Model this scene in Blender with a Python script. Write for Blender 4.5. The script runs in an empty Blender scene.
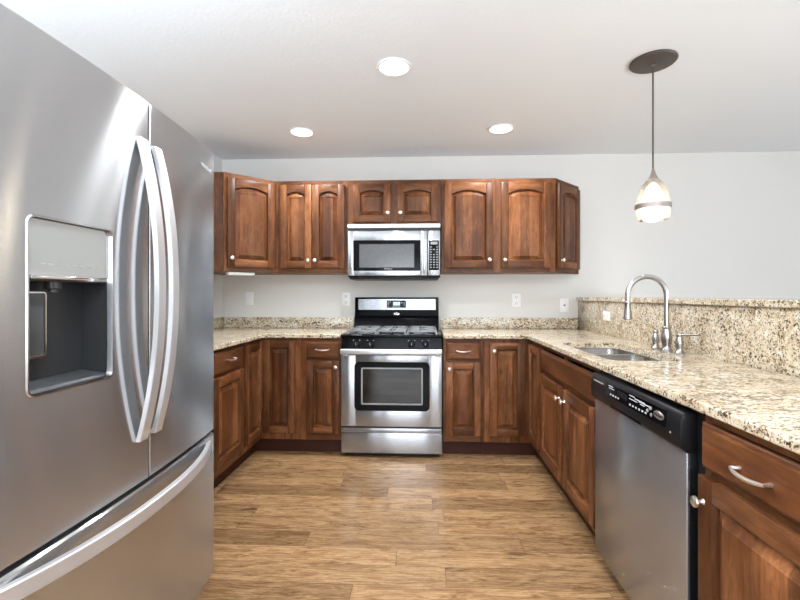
import bpy, bmesh, math, random
from mathutils import Vector, Matrix

random.seed(7)
sc = bpy.context.scene
C = sc.collection
R = math.radians

# ------------------------------------------------------------------ camera, world, lights, exposure
cam_d = bpy.data.cameras.new('camera')
cam = bpy.data.objects.new('camera', cam_d)
C.objects.link(cam)
cam.location = (0, 0, 1.21)
cam.rotation_euler = (R(90), 0, R(2.62))
cam_d.sensor_width = 36
cam_d.lens = 36 * 430 / 800
cam_d.shift_x = -5 / 800
cam_d.shift_y = -5 / 800
cam_d.clip_start = 0.02
sc.camera = cam

sc.view_settings.view_transform = 'Standard'
sc.view_settings.look = 'None'
sc.view_settings.exposure = 0.0
sc.view_settings.gamma = 1.0
sc.view_settings.use_curve_mapping = False

world = bpy.data.worlds.new('world')
sc.world = world
world.use_nodes = True
world.node_tree.nodes['Background'].inputs[0].default_value = (0.86, 0.93, 1.0, 1)
world.node_tree.nodes['Background'].inputs[1].default_value = 2.0


def area(name, loc, rot, sx, sy, power, col=(1, 1, 1)):
    d = bpy.data.lights.new(name, 'AREA')
    d.shape = 'RECTANGLE'
    d.size, d.size_y, d.energy, d.color = sx, sy, power, col
    o = bpy.data.objects.new(name, d)
    C.objects.link(o)
    o.location = loc
    o.rotation_euler = rot
    return o


# area lamps added for brightness, as daylight at two unseen openings
area('added_daylight_front', (0.75, -3.85, 1.25), (R(110), 0, 0), 3.9, 1.75, 140, (0.86, 0.94, 1.04))
area('added_daylight_right', (4.35, 0.6, 1.25), (R(120), 0, R(90)), 2.6, 1.7, 75, (0.84, 0.94, 1.06))

LAMP_POWER = 17
UPLIGHT_POWER = 138
PENDANT_POWER = 2

# ------------------------------------------------------------------ node helpers and materials


class NT:
    def __init__(self, name):
        self.m = bpy.data.materials.new(name)
        self.m.use_nodes = True
        self.t = self.m.node_tree
        self.b = self.t.nodes['Principled BSDF']
        self.out = self.t.nodes['Material Output']

    def n(self, typ, ins=None, **attrs):
        nd = self.t.nodes.new(typ)
        for k, v in attrs.items():
            setattr(nd, k, v)
        for k, v in (ins or {}).items():
            self.set(nd, k, v)
        return nd

    def set(self, nd, k, v):
        s = nd.inputs[k]
        if isinstance(v, bpy.types.NodeSocket):
            self.t.links.new(v, s)
        else:
            s.default_value = v

    def p(self, **kw):
        for k, v in kw.items():
            self.set(self.b, k.replace('_', ' '), v)

    def coord(self):
        return self.n('ShaderNodeTexCoord').outputs['Object']

    def world(self):
        return self.n('ShaderNodeNewGeometry').outputs['Position']

    def scale(self, v, s, loc=None):
        ins = {0: v, 'Scale': s}
        if loc is not None:
            ins['Location'] = loc
        return self.n('ShaderNodeMapping', ins).outputs[0]

    def noise(self, v, scale, detail=4, rough=.5, dist=0):
        return self.n('ShaderNodeTexNoise', {'Vector': v, 'Scale': scale, 'Detail': detail,
                                             'Roughness': rough, 'Distortion': dist}).outputs['Fac']

    def ramp(self, fac, stops, interp='LINEAR'):
        r = self.n('ShaderNodeValToRGB', {'Fac': fac})
        r.color_ramp.interpolation = interp
        e = r.color_ramp.elements
        while len(e) < len(stops):
            e.new(.5)
        for el, (pos, c) in zip(e, stops):
            el.position = pos
            el.color = (c, c, c, 1) if isinstance(c, (int, float)) else (*c, 1)
        return r.outputs['Color']

    def mix(self, f, a, b, mode='MIX'):
        m = self.n('ShaderNodeMix', data_type='RGBA', blend_type=mode)
        for k, v in ((0, f), (6, a), (7, b)):
            if isinstance(v, tuple) and len(v) == 3:
                v = (*v, 1)
            self.set(m, k, v)
        return m.outputs[2]

    def math(self, op, a, b=0.0):
        m = self.n('ShaderNodeMath', operation=op)
        self.set(m, 0, a)
        self.set(m, 1, b)
        return m.outputs[0]

    def bump(self, h, strength=.2, dist=.01):
        return self.n('ShaderNodeBump', {'Height': h, 'Strength': strength, 'Distance': dist}).outputs[0]


def plain(name, col, rough=.5, metal=0., **kw):
    t = NT(name)
    t.p(Base_Color=(*col, 1), Roughness=rough, Metallic=metal, **kw)
    return t.m


def paint(name, col, bump=.12, scale=90, rough=.6):
    t = NT(name)
    w = t.world()
    n = t.noise(w, scale, 3, .6)
    c = t.noise(w, 1.3, 2, .5)
    a = tuple(v * .975 for v in col)
    t.p(Base_Color=t.mix(c, a, tuple(min(1, v * 1.02) for v in col)), Roughness=rough, Normal=t.bump(n, bump, .004))
    return t.m


def wood(name, horizontal):
    t = NT(name)
    rnd = t.n('ShaderNodeObjectInfo').outputs['Random']
    off = t.n('ShaderNodeCombineXYZ', {0: t.math('MULTIPLY', rnd, 17.3), 1: t.math('MULTIPLY', rnd, 7.1),
                                       2: t.math('MULTIPLY', rnd, 31.7)}).outputs[0]
    co = t.n('ShaderNodeVectorMath', {0: t.coord(), 1: off}, operation='ADD').outputs[0]
    s = (.16, 1, 1) if horizontal else (1, 1, .16)
    s2 = (.32, 1, 1) if horizontal else (1, 1, .32)
    v = t.scale(co, s)
    v2 = t.scale(co, s2)
    fine = t.noise(v, 95, 6, .62, .6)
    cath = t.n('ShaderNodeTexWave', {'Vector': v2, 'Scale': 9, 'Distortion': 4.5, 'Detail': 4, 'Detail Scale': 1.6},
               bands_direction='Z' if horizontal else 'X').outputs['Fac']
    cloud = t.noise(v2, 8, 6, .66, .35)
    dark, mid, light = (.030, .0095, .0042), (.104, .0345, .0108), (.222, .090, .034)
    c = t.ramp(cloud, [(.26, dark), (.44, mid), (.66, light)])
    c = t.mix(t.math('MULTIPLY', t.ramp(fine, [(.40, 0.), (.66, 1.)]), .55), c, (.050, .017, .008))
    c = t.mix(t.math('MULTIPLY', cath, .18), c, (.17, .064, .024))
    # glued-up staves of differing tone
    sx = t.n('ShaderNodeSeparateXYZ', {0: co}).outputs[2 if horizontal else 0]
    sid = t.math('FLOOR', t.math('DIVIDE', sx, .074))
    sr = t.n('ShaderNodeTexWhiteNoise', {'W': t.math('ADD', sid, t.math('MULTIPLY', rnd, 50.0))}, noise_dimensions='1D').outputs['Value']
    c = t.mix(1.0, c, t.ramp(sr, [(0., (.62, .60, .58)), (.5, (.98, .98, .98)), (1., (1.38, 1.34, 1.28))]), 'MULTIPLY')
    # mineral streaks
    mst = t.noise(t.scale(co, (.05, 1, 1) if horizontal else (1, 1, .05)), 30, 4, .6, .5)
    c = t.mix(t.ramp(mst, [(.56, 0.), (.70, .75)]), c, (.040, .015, .008))
    # knots
    vor = t.n('ShaderNodeTexVoronoi', {'Vector': t.scale(co, (1, 1, .6) if not horizontal else (.6, 1, 1)), 'Scale': 3.6}).outputs['Distance']
    wob = t.math('ADD', vor, t.math('MULTIPLY', t.noise(co, 40, 2), .05))
    kn = t.ramp(wob, [(.050, 1.0), (.065, .5), (.12, 0.0)])
    c = t.mix(t.math('MULTIPLY', kn, .85), c, (.03, .011, .006))
    t.p(Base_Color=c, Roughness=.40, Specular_IOR_Level=.18, Coat_Weight=.05, Coat_Roughness=.2,
        Normal=t.bump(fine, .10, .002))
    return t.m


WV = wood('alder_vertical_grain', False)
WH = wood('alder_horizontal_grain', True)
W = [WV, WH]


def granite():
    t = NT('granite')
    w = t.world()
    flow = t.n('ShaderNodeMapping', {0: w, 'Rotation': (.35, .3, .6), 'Scale': (1, 1.7, 1.7)}).outputs[0]
    big = t.noise(flow, 9, 4, .6, 1.0)
    base = t.ramp(big, [(.30, (.46, .335, .205)), (.45, (.62, .51, .355)), (.62, (.71, .635, .50))])
    grey = t.noise(t.scale(w, (1, 1, 1), (3, 1, 7)), 55, 3, .6)
    base = t.mix(t.ramp(grey, [(.60, 0.), (.68, .8)]), base, (.50, .46, .40))
    white = t.noise(t.scale(w, (1, 1, 1), (9, 4, 2)), 42, 3, .55)
    base = t.mix(t.ramp(white, [(.56, 0.), (.66, .75)]), base, (.82, .78, .69))
    br = t.noise(flow, 60, 5, .68, .8)
    dens = t.math('MULTIPLY', t.noise(flow, 7, 3, .6, 1.5), .30)
    bsum = t.math('ADD', br, dens)
    base = t.mix(t.ramp(bsum, [(.665, 0.), (.71, .82)]), base, (.15, .085, .042))
    base = t.mix(t.ramp(bsum, [(.725, 0.), (.755, .92)]), base, (.022, .017, .014))
    sp = t.n('ShaderNodeTexVoronoi', {'Vector': w, 'Scale': 70}).outputs['Distance']
    base = t.mix(t.ramp(sp, [(.17, .8), (.23, 0.)]), base, (.06, .035, .025))
    t.p(Base_Color=base, Roughness=.13, Specular_IOR_Level=.5)
    return t.m


GRANITE = granite()


def floor_mat():
    t = NT('hickory_planks')
    w = t.world()
    sep = t.n('ShaderNodeSeparateXYZ', {0: w})
    x, y = sep.outputs[0], sep.outputs[1]
    pw, pl = .130, 1.05
    yr = t.math('DIVIDE', t.math('ADD', y, 10.043), pw)
    row = t.math('FLOOR', yr)
    rr = t.n('ShaderNodeTexWhiteNoise', {'W': row}, noise_dimensions='1D').outputs['Value']
    xr = t.math('ADD', t.math('DIVIDE', t.math('ADD', x, 20), pl), t.math('MULTIPLY', rr, 5.7))
    col = t.math('FLOOR', xr)
    pid = t.n('ShaderNodeCombineXYZ', {0: row, 1: col, 2: 0.0}).outputs[0]
    pr = t.n('ShaderNodeTexWhiteNoise', {'Vector': pid}, noise_dimensions='3D')
    offs = t.n('ShaderNodeVectorMath', {0: pr.outputs['Color'], 1: (37., 19., 11.)}, operation='MULTIPLY').outputs[0]
    pc = t.n('ShaderNodeVectorMath', {0: w, 1: offs}, operation='ADD').outputs[0]
    g1 = t.noise(t.scale(pc, (1.0, 5.5, 1)), 4.5, 7, .66, 1.8)
    g2 = t.noise(t.scale(pc, (1, 7, 1)), 42, 5, .65, .5)
    g3 = t.n('ShaderNodeTexWave', {'Vector': t.scale(pc, (.7, 3.0, 1)), 'Scale': 7, 'Distortion': 11, 'Detail': 3,
                                   'Detail Scale': .9}, bands_direction='Y').outputs['Fac']
    c = t.ramp(g1, [(.30, (.092, .046, .019)), (.43, (.255, .144, .066)), (.58, (.390, .243, .124))])
    c = t.mix(t.math('MULTIPLY', t.ramp(g2, [(.48, 0.), (.68, 1.)]), .5), c, (.105, .054, .026))
    c = t.mix(t.math('MULTIPLY', t.ramp(g3, [(.60, 0.), (.95, 1.)]), .34), c, (.115, .058, .026))
    tone = t.ramp(pr.outputs['Value'], [(0., (.66, .63, .60)), (.5, (.95, .94, .92)), (1., (1.22, 1.20, 1.17))])
    c = t.mix(1.0, c, tone, 'MULTIPLY')
    fx = t.math('FRACT', xr)
    fy = t.math('FRACT', yr)
    ex = t.math('MULTIPLY', t.math('MINIMUM', fx, t.math('SUBTRACT', 1., fx)), pl)
    ey = t.math('MULTIPLY', t.math('MINIMUM', fy, t.math('SUBTRACT', 1., fy)), pw)
    edge = t.math('MINIMUM', ex, ey)
    gap = t.ramp(t.math('MULTIPLY', edge, 100.), [(.06, 1.), (.20, 0.)])
    c = t.mix(t.math('MULTIPLY', gap, .75), c, (.10, .05, .022))
    # dark mineral streaks
    st = t.noise(t.scale(pc, (1.6, 16, 1)), 2.1, 2, .5)
    c = t.mix(t.ramp(st, [(.70, 0.), (.76, .8)]), c, (.06, .03, .014))
    hgt = t.math('SUBTRACT', t.math('ADD', t.math('MULTIPLY', g1, .6), t.math('MULTIPLY', g2, .4)), gap)
    t.p(Base_Color=c, Roughness=t.ramp(g2, [(.3, .13), (.7, .25)]), Specular_IOR_Level=.5, Normal=t.bump(hgt, .30, .004))
    return t.m


def steel(name, col=(.56, .56, .565), rough=.22, aniso=.75, along='u', streak=.05, metal=.74):
    t = NT(name)
    co = t.coord()
    s = (1.5, 1.5, 90) if along == 'u' else (90, 90, 1.5)
    n = t.noise(t.scale(co, s), 6, 3, .6)
    tan = t.n('ShaderNodeTangent', direction_type='UV_MAP')
    tan.uv_map = 'UVMap'
    a = tuple(v * (1 - streak) for v in col)
    b = tuple(v * (1 + streak) for v in col)
    t.p(Base_Color=t.mix(n, a, b), Metallic=metal, Roughness=rough, Anisotropic=aniso,
        Anisotropic_Rotation=.25 if along == 'u' else 0.0, Tangent=tan.outputs[0])
    return t.m


STEEL = steel('brushed_steel', (.385, .395, .41), .24, .92, metal=.82)
FRIDGE_STEEL = steel('fridge_steel', (.49, .497, .51), .19, 1.0, metal=.90)
HANDLE_STEEL = steel('handle_steel', (.66, .66, .67), .38, .2)
SINK_STEEL = steel('sink_steel', (.52, .51, .50), .24, .5, metal=1.0)
NICKEL = plain('brushed_nickel', (.43, .41, .40), .26, 1.)
SATIN = plain('satin_nickel', (.80, .76, .70), .30, 1.)
CHROME = plain('chrome', (.75, .75, .76), .10, 1.)
BLACK = plain('black_enamel', (.004, .004, .005), .10, 0., Specular_IOR_Level=.09)
BLACKP = plain('black_plastic', (.007, .007, .008), .34, 0., Specular_IOR_Level=.2)
DARK = plain('dark_grey_plastic', (.045, .046, .048), .35)
RECESS = plain('dispenser_grey', (.045, .046, .048), .30, .5)
IRON = plain('cast_iron', (.22, .22, .22), .36, .4)
BRONZE = plain('dark_bronze', (.085, .064, .050), .45, .3)
BRONZEL = plain('pewter_band', (.33, .29, .26), .38, .8)
WHITE = plain('white_plastic', (.86, .86, .85), .35)
WHITEM = plain('white_trim', (.85, .85, .84), .45)
KEY = plain('key_print', (.55, .56, .56), .5)
DIM = plain('dim_print', (.28, .285, .28), .5)
RUBBER = plain('rubber', (.02, .02, .02), .7)
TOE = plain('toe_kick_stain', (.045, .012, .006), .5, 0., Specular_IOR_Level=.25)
WALLP = paint('wall_paint', (.67, .65, .615), .10, 120)
CEILP = paint('ceiling_paint', (.85, .868, .885), .35, 60, .7)
TRIMP = paint('trim_paint', (.80, .80, .79), .03, 60, .4)
FLOOR = floor_mat()


def emit(name, col, s):
    t = NT(name)
    t.p(Base_Color=(*col, 1), Emission_Color=(*col, 1), Emission_Strength=s, Roughness=.5)
    return t.m


LENS = emit('lamp_lens', (1.0, .97, .94), 4.0)
BULB = emit('lamp_bulb', (1.0, .90, .78), 5.0)
DISPLAY = emit('lit_display', (.55, .75, .85), .6)


def shade_glass():
    t = NT('shade_glass')
    tr = t.n('ShaderNodeBsdfTransparent', {0: (1, .98, .95, 1)}).outputs[0]
    tl = t.n('ShaderNodeBsdfTranslucent', {0: (.95, .92, .87, 1)}).outputs[0]
    gl = t.n('ShaderNodeBsdfGlossy', {0: (1, 1, 1, 1), 1: .05}).outputs[0]
    m1 = t.n('ShaderNodeMixShader', {0: .24, 1: tr, 2: tl}).outputs[0]
    fr = t.n('ShaderNodeFresnel', {'IOR': 1.45}).outputs[0]
    m2 = t.n('ShaderNodeMixShader', {0: fr, 1: m1, 2: gl}).outputs[0]
    t.t.links.new(m2, t.out.inputs[0])
    return t.m


def pane(name, tint, refl=.08):
    t = NT(name)
    tr = t.n('ShaderNodeBsdfTransparent', {0: (*tint, 1)}).outputs[0]
    gl = t.n('ShaderNodeBsdfGlossy', {0: (1, 1, 1, 1), 1: .04}).outputs[0]
    lw = t.n('ShaderNodeFresnel', {'IOR': 1.5}).outputs[0]
    f = t.math('ADD', lw, refl)
    m = t.n('ShaderNodeMixShader', {0: f, 1: tr, 2: gl}).outputs[0]
    t.t.links.new(m, t.out.inputs[0])
    return t.m


SHADE = shade_glass()
OVENGLASS = pane('oven_glass', (.42, .42, .42), .0)
WINGLASS = pane('window_glass', (.96, .97, .97), .0)


def mesh_screen():
    t = NT('microwave_screen')
    co = t.coord()
    d = t.n('ShaderNodeTexVoronoi', {'Vector': co, 'Scale': 260}).outputs['Distance']
    t.p(Base_Color=t.mix(d, (.05, .05, .05), (.13, .13, .13)), Roughness=.16, Metallic=.35)
    return t.m


SCREEN = mesh_screen()

# ------------------------------------------------------------------ mesh builder


class MB:
    def __init__(self):
        self.bm = bmesh.new()

    def _merge(self, b, mat):
        for f in b.faces:
            f.material_index = mat
        me = bpy.data.meshes.new('tmp')
        b.to_mesh(me)
        b.free()
        self.bm.from_mesh(me)
        bpy.data.meshes.remove(me)
        return self

    def box(self, x0, x1, y0, y1, z0, z1, bev=0., seg=2, mat=0):
        b = bmesh.new()
        bmesh.ops.create_cube(b, size=1)
        for v in b.verts:
            v.co = ((x0 + x1) / 2 + v.co.x * (x1 - x0), (y0 + y1) / 2 + v.co.y * (y1 - y0), (z0 + z1) / 2 + v.co.z * (z1 - z0))
        if bev:
            bmesh.ops.bevel(b, geom=b.edges[:], offset=bev, segments=seg, profile=.5, affect='EDGES')
        return self._merge(b, mat)

    def prism(self, pts, axis, a0, a1, bev=0., mat=0, seg=1):
        """pts: 2D outline; axis 'z': (x,y) extruded in z; 'y': (x,z) extruded in y; 'x': (y,z) extruded in x"""
        b = bmesh.new()

        def co(p, a):
            return {'z': (p[0], p[1], a), 'y': (p[0], a, p[1]), 'x': (a, p[0], p[1])}[axis]
        lo = [b.verts.new(co(p, a0)) for p in pts]
        hi = [b.verts.new(co(p, a1)) for p in pts]
        b.faces.new(lo)
        b.faces.new(hi)
        n = len(pts)
        for i in range(n):
            b.faces.new((lo[i], lo[(i + 1) % n], hi[(i + 1) % n], hi[i]))
        bmesh.ops.recalc_face_normals(b, faces=b.faces[:])
        if bev:
            es = [e for e in b.edges if len(e.link_faces) == 2 and e.calc_face_angle(0) > .6]
            bmesh.ops.bevel(b, geom=es, offset=bev, segments=seg, profile=.5, affect='EDGES')
        return self._merge(b, mat)

    def tube(self, path, r, n=12, mat=0, squash=None, caps=True):
        """round bar along path; r a number or list"""
        b = bmesh.new()
        P = [Vector(p) for p in path]
        rings = []
        up = Vector((0, 0, 1))
        prev = None
        for i, p in enumerate(P):
            d = (P[min(i + 1, len(P) - 1)] - P[max(i - 1, 0)]).normalized()
            if prev is None:
                a = up if abs(d.dot(up)) < .9 else Vector((1, 0, 0))
                u = (a - d * a.dot(d)).normalized()
            else:
                u = (prev - d * prev.dot(d)).normalized()
            prev = u
            w = d.cross(u)
            rr = r[i] if isinstance(r, (list, tuple)) else r
            rings.append([b.verts.new(p + u * (rr * math.cos(k * 2 * math.pi / n)) + w * (rr * math.sin(k * 2 * math.pi / n)))
                          for k in range(n)])
        for i in range(len(rings) - 1):
            for k in range(n):
                b.faces.new((rings[i][k], rings[i][(k + 1) % n], rings[i + 1][(k + 1) % n], rings[i + 1][k]))
        if caps:
            b.faces.new(rings[0][::-1])
            b.faces.new(rings[-1])
        bmesh.ops.recalc_face_normals(b, faces=b.faces[:])
        return self._merge(b, mat)

    def lathe(self, prof, c=(0, 0, 0), axis='z', n=28, mat=0, close=True):
        """prof: list of (radius, height along axis)"""
        b = bmesh.new()
        rings = []

        def co(r, h, a):
            x, y = r * math.cos(a), r * math.sin(a)
            q = {'z': (x, y, h), 'y': (x, h, y), 'x': (h, x, y)}[axis]
            return (c[0] + q[0], c[1] + q[1], c[2] + q[2])
        for r, h in prof:
            if r < 1e-6:
                rings.append([b.verts.new(co(0, h, 0))])
            else:
                rings.append([b.verts.new(co(r, h, k * 2 * math.pi / n)) for k in range(n)])
        for A, B in zip(rings, rings[1:]):
            for k in range(n):
                a = [A[0], A[0]] if len(A) == 1 else [A[k], A[(k + 1) % n]]
                q = [B[0], B[0]] if len(B) == 1 else [B[(k + 1) % n], B[k]]
                vs = []
                for v in a + q:
                    if v not in vs:
                        vs.append(v)
                if len(vs) > 2:
                    b.faces.new(vs)
        if close:
            for rg in (rings[0], rings[-1]):
                if len(rg) > 1:
                    b.faces.new(rg)
        bmesh.ops.recalc_face_normals(b, faces=b.faces[:])
        return self._merge(b, mat)

    def faces(self, verts, faces, mat=0, recalc=True):
        b = bmesh.new()
        vs = [b.verts.new(v) for v in verts]
        for f in faces:
            b.faces.new([vs[i] for i in f])
        if recalc:
            bmesh.ops.recalc_face_normals(b, faces=b.faces[:])
        return self._merge(b, mat)

    def build(self, name, mats, parent=None, smooth=35):
        me = bpy.data.meshes.new(name)
        bm = self.bm
        uv = bm.loops.layers.uv.new('UVMap')
        for f in bm.faces:
            n = f.normal
            a = max(range(3), key=lambda i: abs(n[i]))
            for l in f.loops:
                c = l.vert.co
                l[uv].uv = ((c.y, c.z), (c.x, c.z), (c.x, c.y))[a]
            f.smooth = True
        bm.to_mesh(me)
        bm.free()
        for m in (mats if isinstance(mats, list) else [mats]):
            me.materials.append(m)
        me.set_sharp_from_angle(angle=R(smooth))
        o = bpy.data.objects.new(name, me)
        C.objects.link(o)
        if parent is not None:
            o.parent = parent
        return o


def tag(o, label, cat, group=None):
    o['label'] = label
    o['category'] = cat
    if group:
        o['group'] = group
    return o


def thing(name, label, cat, loc=(0, 0, 0), rz=0., group=None):
    o = bpy.data.objects.new(name, None)
    o.empty_display_size = .1
    C.objects.link(o)
    o.location = loc
    o.rotation_euler = (0, 0, rz)
    return tag(o, label, cat, group)


def struct(name, mb, mat):
    o = mb.build(name, mat)
    o['kind'] = 'structure'
    return o


def copy_tree(root, loc, label, group=None):
    r = root.copy()
    C.objects.link(r)
    r.location = loc
    r['label'] = label
    if group:
        r['group'] = group
    for ch in list(root.children):
        c = ch.copy()
        C.objects.link(c)
        c.parent = r
        for g in list(ch.children):
            d = g.copy()
            C.objects.link(d)
            d.parent = c
    return r


def text_mesh(name, s, size, mat, parent, loc, rot, extrude=.0004, italic=0.):
    cu = bpy.data.curves.new(name, 'FONT')
    cu.body, cu.size, cu.extrude, cu.shear = s, size, extrude, italic
    cu.align_x = 'CENTER'
    cu.align_y = 'CENTER'
    tmp = bpy.data.objects.new(name + '_tmp', cu)
    C.objects.link(tmp)
    bpy.context.view_layer.update()
    me = bpy.data.meshes.new_from_object(tmp.evaluated_get(bpy.context.evaluated_depsgraph_get()))
    bpy.data.objects.remove(tmp)
    me.name = name
    me.materials.clear()
    me.materials.append(mat)
    o = bpy.data.objects.new(name, me)
    C.objects.link(o)
    o.parent = parent
    o.location = loc
    o.rotation_euler = rot
    return o


def rrect(x0, x1, z0, z1, r, n=5):
    pts = []
    for cx, cz, a0 in ((x1 - r, z1 - r, 0), (x0 + r, z1 - r, 90), (x0 + r, z0 + r, 180), (x1 - r, z0 + r, 270)):
        for k in range(n + 1):
            a = R(a0 + 90 * k / n)
            pts.append((cx + r * math.cos(a), cz + r * math.sin(a)))
    return pts


# ------------------------------------------------------------------ room
XL, XR, YB, YF, ZC = -1.84, 4.5, 3.83, -4.0, 2.44
struct('floor', MB().box(XL - .1, XR + .1, YF - .1, YB + .1, -.1, 0), FLOOR)
struct('ceiling', MB().box(XL - .1, XR + .1, YF - .1, YB + .1, ZC, ZC + .1), CEILP)
struct('wall_back', MB().box(XL - .1, XR + .1, YB, YB + .1, 0, ZC), WALLP)
struct('wall_left', MB().box(XL - .1, XL, YF, YB, 0, ZC), WALLP)


def wall_with_hole(name, axis, pos, thick, a0, a1, h0, h1, z0, z1):
    m = MB()
    for (p, q, lo, hi) in ((a0, h0, 0, ZC), (h1, a1, 0, ZC), (h0, h1, 0, z0), (h0, h1, z1, ZC)):
        if axis == 'x':
            m.box(p, q, pos, pos + thick, lo, hi)
        else:
            m.box(pos, pos + thick, p, q, lo, hi)
    return struct(name, m, WALLP)


wall_with_hole('wall_front', 'x', YF - .1, .1, XL - .1, XR + .1, -1.3, 2.8, .30, 2.25)
wall_with_hole('wall_right', 'y', XR, .1, YF, YB, -.8, 2.0, .35, 2.2)


def window(name, axis, pos, a0, a1, z0, z1):
    m = MB()
    t = .06

    def bx(p, q, lo, hi, d0=-.02, d1=.09):
        if axis == 'x':
            m.box(p, q, pos + d0, pos + d1, lo, hi, .004)
        else:
            m.box(pos + d0, pos + d1, p, q, lo, hi, .004)
    bx(a0, a0 + t, z0, z1)
    bx(a1 - t, a1, z0, z1)
    bx(a0 + t, a1 - t, z0, z0 + t)
    bx(a0 + t, a1 - t, z1 - t, z1)
    mid = (a0 + a1) / 2
    bx(mid - .03, mid + .03, z0 + t, z1 - t)
    o = m.build(name, TRIMP)
    o['kind'] = 'structure'
    g = MB()
    if axis == 'x':
        g.box(a0 + t, a1 - t, pos + .035, pos + .04, z0 + t, z1 - t)
    else:
        g.box(pos + .035, pos + .04, a0 + t, a1 - t, z0 + t, z1 - t)
    g.build('pane', WINGLASS, o)
    return o


window('window_1', 'x', YF - .1, -1.3, 2.8, .30, 2.25)
window('window_2', 'y', XR, -.8, 2.0, .35, 2.2)
struct('baseboard_right', MB().box(XR - .015, XR, YF + .02, YB - .02, 0, .09, .003), TRIMP)
struct('baseboard_back', MB().box(1.50, XR - .02, YB - .015, YB, 0, .09, .003), TRIMP)
struct('baseboard_front', MB().box(XL + .02, XR - .02, YF, YF + .015, 0, .09, .003), TRIMP)

# half wall that carries the bar
struct('wall_bar', MB().box(1.362, 1.47, .32, YB, 0, 1.161), WALLP)

# ------------------------------------------------------------------ granite


def inset(poly, d):
    n = len(poly)
    out = []
    for i in range(n):
        p0, p1, p2 = Vector(poly[i - 1]), Vector(poly[i]), Vector(poly[(i + 1) % n])
        a, b = (p1 - p0).normalized(), (p2 - p1).normalized()
        na, nb = Vector((-a.y, a.x)), Vector((-b.y, b.x))
        k = 1 + na.dot(nb)
        out.append(tuple(p1 + (na + nb) * (d / max(k, .2))))
    return out


def slab(poly, z0, z1, c=.004, hole=None):
    """poly counter-clockwise outline; hole = outline of a cut-out (counter-clockwise)"""
    m = MB()
    b = bmesh.new()
    top_in = inset(poly, c)
    bot_in = inset(poly, c)
    loops = [(bot_in, z0), (poly, z0 + c), (poly, z1 - c), (top_in, z1)]
    L = [[b.verts.new((p[0], p[1], z)) for p in pl] for pl, z in loops]
    n = len(poly)
    for A, B in zip(L, L[1:]):
        for i in range(n):
            b.faces.new((A[i], A[(i + 1) % n], B[(i + 1) % n], B[i]))
    H = None
    if hole:
        H = [[b.verts.new((p[0], p[1], z)) for p in hole] for z in (z0, z1)]
        k = len(hole)
        for i in range(k):
            b.faces.new((H[0][i], H[0][(i + 1) % k], H[1][(i + 1) % k], H[1][i]))
    for loop, hl in ((L[0], H[0] if H else None), (L[-1], H[1] if H else None)):
        es = []
        for q in [loop] + ([hl] if hl else []):
            for i in range(len(q)):
                e = b.edges.get((q[i], q[(i + 1) % len(q)]))
                es.append(e)
        bmesh.ops.triangle_fill(b, use_beauty=True, use_dissolve=False, edges=es)
    bmesh.ops.recalc_face_normals(b, faces=b.faces[:])
    return m._merge(b, 0)


CT0, CT1 = .886, .916
# left L-shaped top: along the left wall and the back wall as far as the stove
pl = [(-1.838, 1.72), (-1.215, 1.72), (-1.215, 3.195), (-.634, 3.195), (-.634, 3.828), (-1.838, 3.828)]
tag(slab(pl, CT0, CT1).build('countertop', GRANITE),
    'speckled granite L-shaped worktop between the refrigerator and the stove', 'countertop')
# right L-shaped top: from the stove round the corner and along the peninsula
sink_hole = rrect(.833, 1.165, 1.965, 2.69, .06, 6)
pr_ = [(.139, 3.195), (.755, 3.195), (.755, .32), (1.336, .32), (1.336, 3.828), (.139, 3.828)]
pr_ = [pr_[i] for i in (0, 1, 2, 3, 4, 5)]
# orientation: make it counter-clockwise


def ccw(p):
    a = sum(p[i - 1][0] * p[i][1] - p[i][0] * p[i - 1][1] for i in range(len(p)))
    return p if a > 0 else p[::-1]


tag(slab(ccw(pr_), CT0, CT1, hole=sink_hole).build('countertop', GRANITE),
    'speckled granite peninsula worktop holding the sink and running past the dishwasher', 'countertop')
tag(MB().box(-1.816, -.634, 3.808, 3.828, .9165, 1.010, .002).build('backsplash', GRANITE),
    'low granite upstand on the back wall to the left of the stove', 'backsplash')
tag(MB().box(-1.838, -1.818, 1.72, 3.828, .9165, 1.010, .002).build('backsplash', GRANITE),
    'low granite upstand running along the wall behind the refrigerator', 'backsplash')
tag(MB().box(.139, 1.336, 3.808, 3.828, .9165, 1.010, .002).build('backsplash', GRANITE),
    'low granite upstand on the back wall between stove and tall peninsula splash', 'backsplash')
tag(MB().box(1.339, 1.360, .32, 3.826, .887, 1.160, .002).build('backsplash', GRANITE),
    'tall granite splash panel behind the faucet under the raised bar', 'backsplash')
tag(slab(ccw([(1.322, .30), (1.76, .30), (1.76, 3.826), (1.322, 3.826)]), 1.162, 1.192).build('bar_top', GRANITE),
    'raised granite bar top capping the half wall beyond the sink', 'bar top')

# ------------------------------------------------------------------ cabinets
# local frame: x to the viewer's right, front face frame at y = 0, the cabinet goes towards +y


def knob(parent, x, z, y=-.022):
    m = MB()
    m.lathe([(.008, 0), (.0055, -.004), (.005, -.012), (.012, -.017), (.0155, -.021), (.0145, -.026), (.009, -.0295), (0, -.0305)],
            (x, y, z), 'y', 20)
    return m.build('knob', SATIN, parent)


def pull(parent, x, z, y=-.022, w=.096):
    m = MB()
    h = w / 2
    path, rad = [], []
    path.append((x - h, y, z)); rad.append(.006)
    path.append((x - h, y - .012, z)); rad.append(.0045)
    for k in range(13):
        s = -1 + 2 * k / 12
        path.append((x + s * (h + .004) * .98, y - .020 - .010 * (1 - s * s), z - .004 * (1 - s * s)))
        rad.append(.0042 + .0016 * (1 - s * s))
    path.append((x + h, y - .012, z)); rad.append(.0045)
    path.append((x + h, y, z)); rad.append(.006)
    m.tube(path, rad, 10)
    return m.build('handle', SATIN, parent)


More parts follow.
